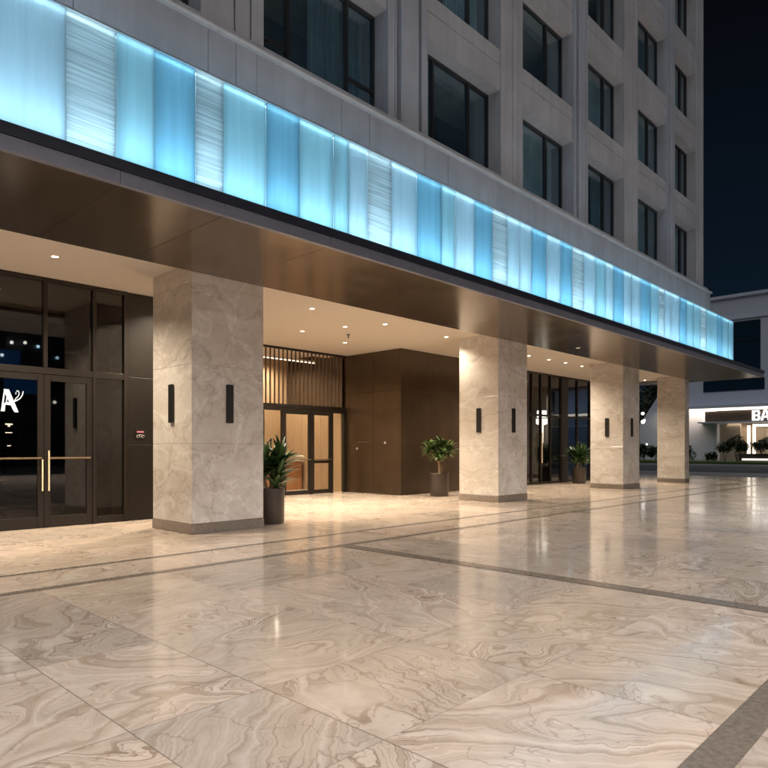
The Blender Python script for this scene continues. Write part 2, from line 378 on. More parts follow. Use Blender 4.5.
# ------------------------------------------------------------------ ground
def structure(o): o['kind'] = 'structure'; return o
structure(box('ground', M['asphalt'], None, -400, 900, -500, 600, -.6, -.022))
structure(box('plaza_bed', M['grout'], None, -8.0, 36, -14, 21, -.30, -.004))
XL = [-8.0, -6.7, -5.3, -3.9, -2.6, -1.3, .1, 1.43, 2.24, 3.55, 4.95, 6.36]
x = 6.36
while x < 35.5: x += 1.36; XL.append(min(x, 36))
XL[-1] = 36
YL = [-14, -12.8, -11.5, -10.2, -8.9, -7.6, -6.3, -5.0, -3.7, -2.4, -1.1, .0, .94, 2.15, 3.12, 4.47, 5.45, 6.94, 7.93, 9.2, 10.5, 11.8, 13.1, 14.4, 15.7, 17.0, 18.3, 19.6, 21]
def build_floor():
    V = []; F = []; UV = []; T = []
    G = .0018
    for i in range(len(XL)-1):
        for j in range(len(YL)-1):
            y0, y1 = YL[j], YL[j+1]; x0, x1 = XL[i], XL[i+1]
            # joints of alternate rows are shifted a little, as cut slabs are
            cuts = [(x0, x1)]
            if x1-x0 > 1.2 and R.random() < .12: m_ = x0+(x1-x0)*.5; cuts = [(x0, m_), (m_, x1)]
            for a, b in cuts:
                k = len(V)
                V += [(a+G, y0+G, 0), (b-G, y0+G, 0), (b-G, y1-G, 0), (a+G, y1-G, 0)]; F.append((k, k+1, k+2, k+3))
                th = R.choice([.35, .6, 1.0, 2.2, 2.6, 0, 1.4, -.4]) + R.uniform(-.25, .25); ox, oy = R.uniform(0, 90), R.uniform(0, 90)
                t = (R.random()**1.4, R.uniform(.1, .95), R.random())
                for (px, py) in ((a, y0), (b, y0), (b, y1), (a, y1)):
                    dx, dy = px-a, py-y0
                    UV.append((ox+dx*cos(th)-dy*sin(th), oy+dx*sin(th)+dy*cos(th))); T.append(t+(1,))
    me = bpy.data.meshes.new('plaza_paving'); me.from_pydata(V, [], F)
    me.uv_layers.new(name='UVMap'); me.color_attributes.new('tile', 'FLOAT_COLOR', 'CORNER'); u = me.uv_layers['UVMap']; ca = me.color_attributes['tile']
    for i in range(len(UV)): u.data[i].uv = UV[i]; ca.data[i].color = T[i]
    me.materials.append(M['floor']); o = bpy.data.objects.new('plaza_paving', me); COL.objects.link(o)
    return structure(o)
build_floor()
def sheet(b, x0, x1, y0, y1, z): b.quad((x0, y0, z), (x1, y0, z), (x1, y1, z), (x0, y1, z))
b = MB()
sheet(b, -8, 35.9, 7.885, 7.975, .004); sheet(b, -8, 35.9, 6.88, 7.0, .004)
def strips(b, horizontal, c0, c1, lo, hi, z, step=1.2):
    t = lo
    while t < hi:
        e = min(t+step, hi)
        if horizontal: sheet(b, t+.0015, e-.0015, c0, c1, z)
        else: sheet(b, c0, c1, t+.0015, e-.0015, z)
        t = e
strips(b, True, .85, 1.03, -8, 35.9, .004)
strips(b, False, 6.25, 6.47, 1.032, 6.878, .004)
strips(b, False, 6.25, 6.47, -13.9, .848, .004)
structure(b.build('dark_paving_strips', M['band']))
# beyond the plaza: pavement, road, verge
structure(box('pavement', M['paving'], None, 36, 41.2, -160, 200, -.3, .012))
structure(box('kerb', M['kerb'], None, 41.2, 41.5, -160, 200, -.3, .02))
b = MB(); sheet(b, 41.5, 57, -160, 200, -.016)
structure(b.build('road', M['asphalt']))
b = MB()
for y in range(-60, 100, 6): sheet(b, 49.1, 49.25, y, y+3, -.010)
structure(b.build('road_markings', simple('road_paint', (.6, .6, .58), .6)))
structure(box('far_kerb', M['kerb'], None, 57, 57.3, -160, 200, -.3, .14))
structure(box('far_pavement', M['paving'], None, 57.3, 60.4, -160, 200, -.3, .10))
structure(box('lawn', M['grass'], None, 60.4, 90, -160, 200, -.3, .30))

# ------------------------------------------------------------------ hotel tower
HT = empty('hotel_tower', (10, 12, 0), 'tall pale concrete hotel tower with recessed dark windows above the glowing glass band', 'building')
X0, X1 = -6.6, 25.45
BAYS = [(-5.9, -3.4), (-2.3, .4), (2.0, 4.69), (5.75, 8.46), (9.57, 12.1), (13.0, 15.46), (16.24, 18.57), (19.51, 21.9), (22.57, 24.68)]
ZS = [7.33]; ROWS = []
top = 9.36
for k in range(6):
    ROWS.append((7.33 if k == 0 else top-1.92, top)); top += 2.83
ZT = ROWS[-1][1]+1.1
YT = 8.02
# plinth wall with vertical joints
b = MB(); xs = [X0, -4.9, -3.2, -1.4, .2, 1.9, 2.9, 4.66, 5.1, 5.45, 7.1, 7.75, 9.2, 9.9, 11.6, 12.9, 14.2, 15.8, 17.6, 19.5, 21.4, 23.4, X1]
for i in range(len(xs)-1): b.cbox(xs[i]+.003, xs[i+1]-.003, 7.78, 8.6, 4.62, 7.11, .006)
b.build('plinth_wall', M['concrete'], HT)
b = MB().cbox(X0, X1-.004, 7.70, 8.5, 7.113, 7.165, .012); b.build('ledge', simple('pale_blue_grey_ledge_stone', (.52, .54, .56), .4), HT)
MB().box(X0+.01, X1-.02, 7.86, 8.6, 7.168, 7.33).build('sill_course', M['concrete'], HT)
# piers
piers = [(X0, BAYS[0][0])] + [(BAYS[i][1], BAYS[i+1][0]) for i in range(len(BAYS)-1)] + [(BAYS[-1][1], X1)]
pl = MB(); fl = MB()
for i, (a, c) in enumerate(piers):
    w = c-a
    if i in (0, 2, 4, 6, 8):       # fluted pier: wide centre strip between deep grooves
        fl.box(a, c, YT+.14, 8.9, 7.332, ZT)
        fl.box(a, a+.16*w, YT, YT+.138, 7.332, ZT)
        fl.box(a+.20*w, a+.24*w, YT+.03, YT+.138, 7.332, ZT)
        fl.cbox(a+.30*w, c-.26*w, YT-.04, YT+.138, 7.332, ZT, .02)
        fl.box(c-.16*w, c, YT, YT+.138, 7.332, ZT)
    else:
        pl.box(a, c, YT+.06, 8.9, 7.332, ZT)
        pl.cbox(a, a+.52*w-.012, YT, YT+.058, 7.332, ZT, .012)
        pl.cbox(a+.52*w+.012, c-.22*w-.012, YT, YT+.058, 7.332, ZT, .012)
        pl.cbox(c-.22*w+.012, c, YT, YT+.058, 7.332, ZT, .012)
pl.build('pier_wall', M['concrete'], HT); fl.build('fluted_pier_wall', M['concrete2'], HT)
for (a, c) in BAYS:
    for k in range(len(ROWS)):
        z0 = ROWS[k][1]; z1 = ROWS[k+1][0] if k+1 < len(ROWS) else ZT-.01
        zm = z0+(z1-z0)*.62; sp = MB()
        sp.box(a+.001, c-.001, YT+.07, 8.9, z0, z1)
        sp.box(a+.002, c-.002, YT+.045, YT+.068, z0+.002, zm-.012)
        sp.box(a+.002, c-.002, YT+.045, YT+.068, zm+.012, z1-.002)
        sp.build('spandrel', M['concrete'], HT)
MB().box(X0+.02, X1-.02, 9.9, 24, 7.2, ZT-.02).build('rear_block', M['concrete'], HT)
MB().box(X1-.3, X1-.021, 8.9, 9.9, 7.2, ZT-.02).box(X0+.02, X0+.3, 8.9, 9.9, 7.2, ZT-.02).box(X0+.3, X1-.3, 8.9, 9.9, 7.2, 7.32).box(X0-.05, X1+.05, 7.9, 24.1, ZT, ZT+.5).build('end_wall', M['concrete'], HT)
MB().box(X0+.31, X1-.31, 9.86, 9.895, 7.33, ZT-.05).build('room_back_wall', M['dark'], HT)
cl = MB()
for k in range(len(ROWS)): cl.box(X0+.3, X1-.3, 8.905, 9.85, ROWS[k][1]+.05, ROWS[k][1]+.25)
cl.build('floor_slab', simple('pale_floor_slab', (.3, .3, .3), .8), HT)
for bi, (a, c) in enumerate(BAYS):
    for k, (z0, z1) in enumerate(ROWS):
        yf = YT+.34; w = c-a
        f = MB().box(a, a+.05, yf, yf+.08, z0, z1).box(c-.05, c, yf, yf+.08, z0, z1).box(a+.05, c-.05, yf, yf+.08, z1-.06, z1).box(a+.05, c-.05, yf, yf+.08, z0, z0+.05)
        ms = (.26, .74) if bi == 3 else (.22, .70) if bi % 2 == 0 else (.66,)
        cuts = [a+.05]+[a+w*q for q in ms]+[c-.05]
        for q in ms: f.box(a+w*q-.028, a+w*q+.028, yf-.015, yf+.08, z0+.05, z1-.06)
        if k == 0 and bi in (1, 3): f.box(cuts[0], cuts[1]-.03, yf+.01, yf+.07, z0+.52, z0+.57); f.box(cuts[-2]+.03, cuts[-1], yf+.01, yf+.07, z0+.62, z0+.67)
        win = f.build('window', M['winframe'], HT)
        pn = MB()
        for q in range(len(cuts)-1): pn.quad((cuts[q], yf+.04, z0+.05), (cuts[q+1], yf+.04, z0+.05), (cuts[q+1], yf+.04, z1-.06), (cuts[q], yf+.04, z1-.06))
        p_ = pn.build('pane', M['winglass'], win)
        # curtains: pleated sheets drawn across part of the window
        cu = MB(); yc = yf+.30
        sel = [.1, .9, .5, .7, .2, .95, .3, .8, .6, .05][(bi*3+k*7) % 10]; L0, L1 = ((.5, 1) if sel < .4 else (0, .35) if sel < .6 else (.62, 1) if sel < .85 else (0, 1))
        L1 = min(L1, .985); L0 = max(L0, .015); n_ = int((L1-L0)*w*26)+2; pts = []
        for q in range(n_+1): t = q/n_; pts.append((a+w*(L0+(L1-L0)*t), yc+.035*sin(q*1.9)+.01*sin(q*.7)))
        for q in range(n_):
            (xa, ya), (xb, yb) = pts[q], pts[q+1]
            cu.quad((xa, ya, z0), (xb, yb, z0), (xb, yb, z1-.02), (xa, ya, z1-.02))
        cu.build('curtain', M['curtain'] if (bi+k) % 3 else M['curtain_dark'], win, smooth=True)

# ------------------------------------------------------------------ entrance canopy
CY, CX, CXL = 6.98, 29.37, -6.6
CP = empty('entrance_canopy', (10, 9, 0), 'long flat canopy with bronze soffit under a band of glowing ice blue glass panels', 'canopy')
b = MB(); xs = [CXL, -4.4, -1.9, .9, 3.1, 4.42, 6.15, 8.9, 12.1, 15.3, 18.5, 21.7, 24.9, CX]
for i in range(len(xs)-1): b.cbox(xs[i]+.0025, xs[i+1]-.0025, CY+.02, 9.575, 4.312, 4.40, .003)
b.build('soffit', M['bronze'], CP)
b = MB()
for i in range(len(xs)-1): b.cbox(xs[i]+.0015, xs[i+1]-.0015, CY, CY+.07, 4.305, 4.455, .004)
b.cbox(CX+.002, CX+.06, CY, 13.2, 4.305, 4.455, .004)
b.build('fascia', M['fascia'], CP)
MB().box(CXL, CX+.075, CY-.022, 7.75, 4.457, 4.575).box(CX-.1, CX+.075, 7.76, 13.2, 4.457, 4.575).build('drip_edge', M['fascia_top'], CP)
MB().box(CXL, CX-.1, 7.76, 13.2, 4.52, 4.56).box(X1+.01, CX-.1, 7.76, 13.2, 4.561, 4.575).build('roof_deck', M['fascia'], CP)
# the cream ceiling further in (a little higher than the soffit)
b = MB().box(CXL, CX, 9.58, 16.4, 4.46, 4.515).box(CXL, CX, 9.58, 9.60, 4.40, 4.458)
b.build('ceiling', M['cream'], CP)
# glass band
XD = [-6.5, -5.2, -4.1, -3.3, -2.2, -.9, .2, 1.05, 1.69, 2.55, 3.07, 3.52, 4.04, 4.42, 5.07, 5.63, 6.26, 6.56, 6.96, 7.49, 8.11, 8.76, 9.14, 9.73, 10.32, 10.81, 11.26, 11.72, 12.32, 12.92, 13.47, 14.0, 14.61, 15.15, 15.6, 16.18, 16.68, 17.26, 17.94, 18.51, 18.95, 19.5, 20.14, 20.74, 21.36, 22.0, 22.58, 23.09, 23.71, 24.25, 24.93, 25.5]
GT = [frosted('frosted_glass_pale', (.90, .96, 1.0), .18), frosted('frosted_glass_blue', (.56, .765, .86), .25),
      frosted('frosted_glass_mid', (.75, .90, .94), .20), frosted('ribbed_cast_glass', (1.0, 1.0, 1.0), .30, 1)]
ribbed = {2.55, 4.04, 6.96, 10.32, 13.47, 18.51, 22.0, -3.3}
bluish = {3.52, 5.07, 8.11, 9.73, 11.72, 13.0, 15.6, 17.26, 20.14, 23.71, -.9, 12.92}
for i in range(len(XD)-1):
    a, c = XD[i], XD[i+1]
    m_ = GT[3] if a in ribbed else GT[1] if a in bluish else GT[R.choice([0, 2, 2, 0])]
    dy = .012 if i % 2 else 0
    MB().cbox(a+.003, c-.003, 7.02+dy, 7.038+dy, 4.582, 5.98, .003).build('glass_panel', m_, CP)
MB().box(-6.5, 25.5, 7.0, 7.06, 5.983, 6.0).build('top_rail', simple('pale_metal_rail', (.55, .62, .66), .3, metal=.6), CP)
b = MB()
for x in XD[1:-1]: b.box(x-.009, x+.009, 7.053, 7.10, 4.582, 5.98)
b.build('panel_fin', simple('blue_steel_fin', (.25, .4, .48), .4, metal=.3), CP)
MB().box(-6.5, 25.5, 7.50, 7.54, 4.58, 5.99).box(-6.5, 25.49, 7.062, 7.50, 5.965, 5.982).box(25.46, 25.50, 7.062, 7.50, 4.58, 5.964).build('light_box_back', M['board'], CP)
MB().box(-6.5, 25.44, 7.27, 7.35, 4.58, 4.60).build('light_strip', M['led'], CP)
MB().box(-6.5, 25.44, 7.20, 7.23, 6.001, 6.012).build('upper_light_strip', emit('dim_blue_led', (.45, .78, 1), 9), CP)
MB().box(-6.5, 25.44, 7.07, 7.085, 5.945, 5.96).build('top_light_strip', M['led_top'], CP)

# ------------------------------------------------------------------ downlights
def spot(x, y, z, e, col=(1, .85, .66), size=2.35, blend=.9, r=.05):
    l = bpy.data.lights.new('downlight_beam', 'SPOT'); l.energy = e; l.color = col; l.spot_size = size; l.spot_blend = blend; l.shadow_soft_size = r
    o = bpy.data.objects.new('downlight_beam', l); COL.objects.link(o); o.location = (x, y, z); return o
DL = [(-1.6, 10.9, 'far left of the cream ceiling, beyond the edge of the picture'), (1.1, 10.9, 'just left of the picture'),
 (3.77, 10.86, 'alone in the cream ceiling over the lettered glass doors'), (6.4, 11.6, 'hidden above the nearest column'),
 (9.04, 10.85, 'just right of the nearest column near the bronze edge'), (10.59, 13.1, 'directly above the slatted screen'),
 (10.94, 11.85, 'upper of the close pair before the panelled wall'), (12.59, 13.64, 'lowest one, beside the top corner of the slatted screen'),
 (11.4, 10.91, 'midway between first and second columns near the bronze edge'), (13.85, 10.95, 'just left of the second column above the panelled wall'),
 (16.4, 11.1, 'hidden behind the second column'), (18.51, 11.2, 'first of the row right of the second column'), (19.8, 11.2, 'second of the row right of the second column'),
 (20.92, 11.18, 'third of the row right of the second column'), (22.2, 11.2, 'last of the row, next to the third column'),
 (25.6, 11.2, 'hidden behind the third column'), (28.6, 11.45, 'alone between third and fourth columns')]
hidden = {0, 1, 3, 10, 15}
for i, (x, y, where) in enumerate(DL):
    if i not in hidden or True:
        t = empty('downlight', (x, y, 4.46), 'small round recessed downlight '+where, 'downlight', 'recessed downlights in the cream ceiling')
        MB().lathe([(.075, -.006), (.075, 0), (.052, -.001), (.052, -.006), (.075, -.006)], (x, y, 4.46), 24).build('trim_ring', M['cream'], t, True)
        MB().lathe([(.0005, -.004), (.05, -.004)], (x, y, 4.46), 24).build('lens', M['lamp'], t)
        s_ = spot(x, y, 4.44, 230 if i == 9 else 460 if i in (11, 12, 13, 14) else 880); s_.parent = t; s_.matrix_parent_inverse = Matrix.Translation(-Vector(t.location))
# second row near the walls
for x, y, where in ((8.4, 13.2, 'in the recess before the lobby doors, hidden by the nearest column'), (13.5, 12.2, 'before the corner of the panelled wall'), (18.0, 12.6, 'before the panelled wall, behind the second column')):
    pass
t = empty('sprinkler_head', (11.75, 12.6, 4.46), 'tiny dark sprinkler head in the cream ceiling between two downlights', 'sprinkler')
MB().lathe([(.001, -.09), (.03, -.09), (.03, -.08), (.012, -.075), (.012, -.03), (.05, -.01), (.05, 0)], (11.75, 12.6, 4.46), 16).build('deflector', M['black'], t, True)
t = empty('soffit_light', (17.24, 8.82, 4.31), 'small faint round light set in the bronze soffit near the third column', 'downlight')
MB().lathe([(.07, -.006), (.07, .0), (.05, -.002), (.05, -.006), (.07, -.006)], (17.24, 8.82, 4.312), 20).build('trim_ring', M['steel'], t, True)
MB().lathe([(.0005, -.004), (.05, -.004)], (17.24, 8.82, 4.312), 20).build('lens', emit('dim_lens', (1, .85, .65), 1.5), t)

# ------------------------------------------------------------------ marble columns
def column(x0, x1, y0, y1, label, sc):
    c = empty('marble_column', ((x0+x1)/2, (y0+y1)/2, 0), label, 'column', 'marble columns carrying the canopy')
    MB().cbox(x0-.012, x1+.012, y0-.012, y1+.012, 0, .17, .008).build('plinth', M['plinth'], c)
    b = MB(); zs = [.172, 1.49, 2.81, 4.13, 4.459]
    for i in range(4): b.cbox(x0, x1, y0, y1, zs[i]+(.0012 if i else 0), zs[i+1]-.0012, .005)
    b.box(x0+.02, x1-.02, y0+.02, y1-.02, .172, 4.45)
    b.build('shaft', M['column'], c)
    if sc:
        xm = x0+(x1-x0)*.5; ym = y0+(y1-y0)*.48
        for bx in ((xm-.065, xm+.065, y0-.045, y0-.001, 1.85, 2.50), (x0-.045, x0-.001, ym-.065, ym+.065, 1.85, 2.50)):
            s_ = MB().cbox(*bx, .006).build('wall_sconce', M['black'], c)
            q = list(bx); ax = 0 if bx[1]-bx[0] < .1 else 1
            q = [q[0]+.02, q[1]-.02, q[2]+.012, q[3]-.008, 2.501, 2.506] if ax == 1 else [q[0]+.012, q[1]-.008, q[2]+.02, q[3]-.02, 2.501, 2.506]
            MB().box(*q).build('cap', M['frame'], s_)
    return c
YF = 9.59
column(5.44, 6.86, YF, 10.93, 'nearest and tallest grey veined marble column, left of the first potted plant', True)
column(14.33, 15.75, YF, 10.87, 'second marble column from the left, right of the dark panelled wall', True)
column(22.05, 23.45, YF, 10.80, 'third marble column from the left, right of the dark leaved plant by the glass', True)
column(28.10, 28.62, YF, 10.72, 'farthest and slimmest marble column, without wall lights, under the canopy tip', False)

# ------------------------------------------------------------------ left storefront
YS = 12.34
SF = empty('glass_storefront', (2, YS, 0), 'tall dark framed glass storefront with double doors lettered A at the left edge', 'storefront')
HZ = 4.458
mx = [-4.0, -2.6, -1.2, .2, 1.5, 2.36, 3.2, 4.11, 4.97, 5.565]
b = MB(); MW = .035
for i, x in enumerate(mx): 
    z0 = 0 if x not in (4.11,) else 2.86
    b.cbox(x-MW, x+MW, YS-.05, YS+.06, z0, HZ-.07, .004)
b.cbox(-4.03, 5.6, YS-.055, YS+.065, HZ-.068, HZ, .004)
b.cbox(-4.0, 5.56, YS-.045, YS+.055, 2.74, 2.855, .004)
for i in range(len(mx)-1):
    if mx[i] in (3.2, 4.11): continue
    b.box(mx[i]+MW, mx[i+1]-MW, YS-.04, YS+.05, 0, .12)
b.build('frame', M['frame'], SF)
for i in range(len(mx)-1):
    a, c = mx[i]+MW, mx[i+1]-MW
    MB().box(a, c, YS, YS+.012, 2.856, HZ-.07).build('pane', M['glass'], SF)
    if mx[i] in (3.2, 4.11): continue
    MB().box(a, c, YS, YS+.012, .121, 2.739).build('pane', M['glass'], SF)
for (a, c, side) in ((3.238, 4.087, 1), (4.093, 4.932, -1)):
    st = .105
    d = MB().cbox(a, a+st, YS-.035, YS+.025, .012, 2.735, .004).cbox(c-st, c, YS-.035, YS+.025, .012, 2.735, .004).cbox(a+st, c-st, YS-.034, YS+.024, .012, .20, .003).cbox(a+st, c-st, YS-.034, YS+.024, 2.62, 2.735, .003)
    door = d.build('door', M['frame'], SF)
    MB().box(a+st, c-st, YS-.008, YS+.004, .201, 2.619).build('pane', M['glass'], door)
    MB().tube([(a+.05, YS-.075, 1.24), (c-.05, YS-.075, 1.24)], .018, 10).tube([(a+.06, YS-.075, 1.24), (a+.06, YS-.034, 1.24)], .012, 8).tube([(c-.06, YS-.075, 1.24), (c-.06, YS-.034, 1.24)], .012, 8).build('push_bar', M['gold'], door, True)
    xh = c-.05 if side == 1 else a+.05; zt = 1.22 if side == 1 else 1.38
    MB().tube([(xh, YS-.11, .66), (xh, YS-.11, zt)], .016, 10).tube([(xh, YS-.11, .74), (xh, YS-.034, .74)], .01, 8).tube([(xh, YS-.11, zt-.08), (xh, YS-.034, zt-.08)], .01, 8).build('handle', M['gold'], door, True)
    if side == 1: door['label'] = 'left door leaf with a white letter A and flourish'
    if side == 1:
        yl = YS-.010
        def P(u, v): return (3.405+u*.0143*1.0, yl-.0008, 2.43-v*.0173)      # small drawing grid for the monogram
        lg = MB()
        def poly(pts): 
            lg.quad(*[P(*q) for q in pts])
        poly([(3.2, 0), (9, 0), (19.5, 22.5), (15, 22.5), (13.2, 20), (4, 3)])
        poly([(3.4, 2), (4.6, 4), (3.0, 17), (1.6, 22), (.2, 22), (1.8, 12)])
        poly([(1.4, 22), (4.4, 22), (5.2, 15.2), (3.4, 14.4)])
        poly([(3.6, 14.6), (5.6, 12.6), (11.5, 13), (12.6, 15.8), (6.0, 15.4)])
        poly([(6.6, 6), (7.6, 7.2), (6.8, 12.7), (5.6, 12.7)])
        def stroke(pts, w):
            for i in range(len(pts)-1):
                (x0_, y0_), (x1_, y1_) = pts[i], pts[i+1]; dx, dy = x1_-x0_, y1_-y0_; l = math.hypot(dx, dy) or 1
                nx, ny = -dy/l*w, dx/l*w
                poly([(x0_+nx, y0_+ny), (x1_+nx, y1_+ny), (x1_-nx, y1_-ny), (x0_-nx, y0_-ny)])
        stroke([(14.5, 12), (18, 10.4), (21.5, 8.2), (23.6, 5), (24.6, 1.2)], .55)
        stroke([(14.6, 11.6), (16.4, 8.8), (19, 6.4), (20.2, 4), (19.6, 1.6), (18.2, .8), (17.2, 1.8)], .45)
        stroke([(16.6, 2.6), (16.4, 4.6)], .35)
        lg.build('lettering', M['vinyl'], door)  # glow is set in the letter material, nothing lit behind it
        wv = simple('white_vinyl', (.55, .55, .52), .6)
        for rows in (((5, 13, 34, 35.4), (7.5, 10.5, 35.4, 37.2)), ((5, 12.6, 42.6, 43.5),), ((7, 11, 55.6, 56.6),)):
            tx = MB()
            for (u0, u1, v0, v1) in rows: tx.quad(P(u0, v0), P(u1, v0), P(u1, v1), P(u0, v1))
            tx.build('small_lettering', wv, door)
# dark wall next to it and the return into the recess
DW = empty('dark_wall', (6.4, YS, 0), 'plain dark brown wall panel between the lettered doors and the nearest column', 'wall')
b = MB()
for z0, z1 in ((.004, 1.49), (1.496, 2.81), (2.816, 4.455)):
    b.cbox(5.605, 7.3, YS-.03, YS+.14, z0, z1, .004)
    b.cbox(7.13, 7.3, YS+.142, 15.4, z0, z1, .004)
b.build('panelling', M['darkwall'], DW)
t = empty('wall_sign', (5.86, YS-.04, 1.72), 'small dark wall plate with a pink bar above a pale scribbled emblem', 'sign')
MB().cbox(5.76, 5.96, YS-.042, YS-.0315, 1.60, 1.79, .003).build('plate', M['darkwall'], t)
MB().box(5.79, 5.93, YS-.049, YS-.0455, 1.728, 1.757).build('bar', M['pink'], t)
e_ = MB()
for k in range(3):
    cx_, cz_, r_ = 5.81+k*.05, 1.655+(.008 if k == 1 else 0), .026
    e_.tube([(cx_+r_*cos(a*pi/5), YS-.048, cz_+r_*sin(a*pi/5)) for a in range(0, 9)], .005, 6)
e_.build('emblem', simple('pale_grey_enamel', (.6, .56, .52), .5), t, True)
# dim shop interior
structure(box('shop_floor', simple('dark_polished_floor', (.12, .10, .09), .2), None, -4.1, 7.1, YS+.07, 16.3, -.003, .006))
b = MB().box(-4.1, 7.12, 16.3, 16.5, 0, 4.455).box(-4.2, -4.1, YS+.1, 16.5, 0, 4.455).box(7.0, 7.12, YS+.145, 16.29, 0, 4.455).box(-4.1, 7.0, YS+.1, 16.3, 4.40, 4.455)
structure(b.build('shop_wall', M['dark']))
t = empty('reception_desk', (1.5, 14.6, 0), 'dim low counter standing inside the lettered shop', 'counter')
MB().cbox(-.2, 2.8, 14.3, 15.0, 0, .96, .01).build('body', M['darkwall'], t); MB().cbox(-.25, 2.85, 14.25, 15.05, .962, 1.0, .008).build('counter_top', M['fascia'], t)
t = empty('display_shelf', (3.6, 15.8, 0), 'dark shelf unit standing inside the lettered shop', 'shelf')
b = MB().box(3.1, 3.14, 15.5, 15.9, 0, 2.4).box(4.4, 4.44, 15.5, 15.9, 0, 2.4)
for z in (.1, .7, 1.3, 1.9, 2.36): b.box(3.141, 4.399, 15.5, 15.9, z, z+.03)
b.build('rack', M['frame'], t)

# ------------------------------------------------------------------ lobby entrance: slatted screen over glass doors
YL_ = 15.6
SS = empty('slatted_screen', (11, YL_, 2.7), 'screen of vertical oak slats above the lobby doors', 'screen')
MB().cbox(7.32, 14.40, YL_-.06, YL_+.06, 2.66, 2.76, .004).box(7.32, 14.40, YL_-.05, YL_+.05, 4.40, 4.457).build('rail', M['frame'], SS)
x = 7.45
while x < 14.38:
    MB().cbox(x-.019, x+.019, YL_-.02, YL_+.02, 2.762, 4.398, .003).build('slat', M['slat'], SS); x += .158
LD = empty('lobby_doors', (12.4, YL_, 0), 'dark framed glass lobby doors with brass push bars under the slatted screen', 'door')
b = MB()
lx = [7.36, 8.9, 10.4, 11.12, 11.85, 12.95, 13.80, 14.36]
for i, x in enumerate(lx): b.cbox(x-.045, x+.045, YL_-.05, YL_+.05, 0, 2.655, .004)
b.cbox(7.4, 14.32, YL_-.049, YL_+.049, 2.56, 2.654, .003)
b.build('frame', M['frame'], LD)
for i in range(len(lx)-1):
    a, c = lx[i]+.048, lx[i+1]-.048
    if i in (4, 5):
        st = .07
        d = MB().cbox(a, a+st, YL_-.03, YL_+.02, .012, 2.555, .003).cbox(c-st, c, YL_-.03, YL_+.02, .012, 2.555, .003).cbox(a+st, c-st, YL_-.03, YL_+.02, .012, .13, .003).cbox(a+st, c-st, YL_-.03, YL_+.02, 2.47, 2.555, .003)
        if i == 5: d.cbox(a+st, c-st, YL_-.03, YL_+.02, .96, 1.05, .003)
        dd = d.build('door', M['frame'], LD)
        MB().box(a+st, c-st, YL_-.006, YL_+.004, .131, 2.469).build('pane', M['clear'], dd)
        MB().tube([(a+.02, YL_-.08, 1.08), (c-.02, YL_-.08, 1.08)], .016, 10).tube([(a+.05, YL_-.08, 1.08), (a+.05, YL_-.03, 1.08)], .01).tube([(c-.05, YL_-.08, 1.08), (c-.05, YL_-.03, 1.08)], .01).build('push_bar', M['gold'], dd, True)
    else:
        MB().box(a, c, YL_-.006, YL_+.004, .01, 2.555).build('pane', M['clear'], LD)
# lobby room behind
b = MB().box(7.32, 14.42, YL_+.065, 20.4, -.003, .006); structure(b.build('lobby_floor', simple('pale_lobby_floor', (.55, .45, .35), .25)))
b = MB()
for k in range(7): b.cbox(7.32+k*1.02, 8.334+k*1.02, 18.6, 18.7, 0, 4.60, .004)
for k in range(3): b.cbox(14.30, 14.40, YL_+.10+k*1.0, YL_+1.094+k*1.0, 0, 2.70, .004)
structure(b.build('lobby_wall', M['wood']))
structure(MB().cbox(14.30, 14.40, YL_+.10, 18.59, 2.705, 4.60, .004).build('lobby_upper_wall', M['panel']))
structure(MB().box(7.2, 7.31, YL_, 20.4, 0, 4.7).build('lobby_side_wall', M['cream']))
structure(MB().box(7.2, 14.5, YL_+.06, 20.5, 4.602, 4.65).build('lobby_ceiling', M['cream']))
t = empty('linear_light', (11, 16.5, 4.6), 'long glowing linear ceiling light seen through the oak slats', 'light')
MB().box(8.2, 13.9, 16.50, 16.60, 4.27, 4.33).build('housing', M['cream'], t); MB().box(8.22, 13.88, 16.505, 16.595, 4.25, 4.269).build('diffuser', emit('linear_light_glow', (1, .84, .6), 2.4), t)
MB().box(8.6, 8.61, 16.55, 16.56, 4.33, 4.6).box(11.0, 11.01, 16.55, 16.56, 4.33, 4.6).box(13.5, 13.51, 16.55, 16.56, 4.33, 4.6).build('cord', M['black'], t)
t = empty('lobby_desk', (13.2, 17.8, 0), 'orange wood desk standing inside behind the lobby door glass', 'desk')
MB().cbox(12.3, 14.2, 17.6, 18.1, 0, .98, .01).build('body', wood('orange_wood', (.34, .15, .06), (.45, .21, .09)), t); MB().cbox(12.25, 14.25, 17.55, 18.15, .982, 1.02, .008).build('desk_top', M['cream'], t)
for x, y in ((9.4, 17.2), (11.2, 17.6), (12.7, 17.0), (13.3, 17.9), (11.8, 16.2)):
    spot(x, y, 4.5, 330, (1, .86, .66), 2.7)
t = empty('stair_rail', (12.5, 17.2, 0), 'thin dark handrail standing inside behind the lobby door glass', 'handrail')
MB().tube([(12.6, 17.2, 0), (12.6, 17.2, 1.75)], .03).tube([(12.6, 17.2, 1.72), (12.1, 17.25, 1.3), (11.7, 17.3, 1.0)], .02).build('post', M['black'], t)

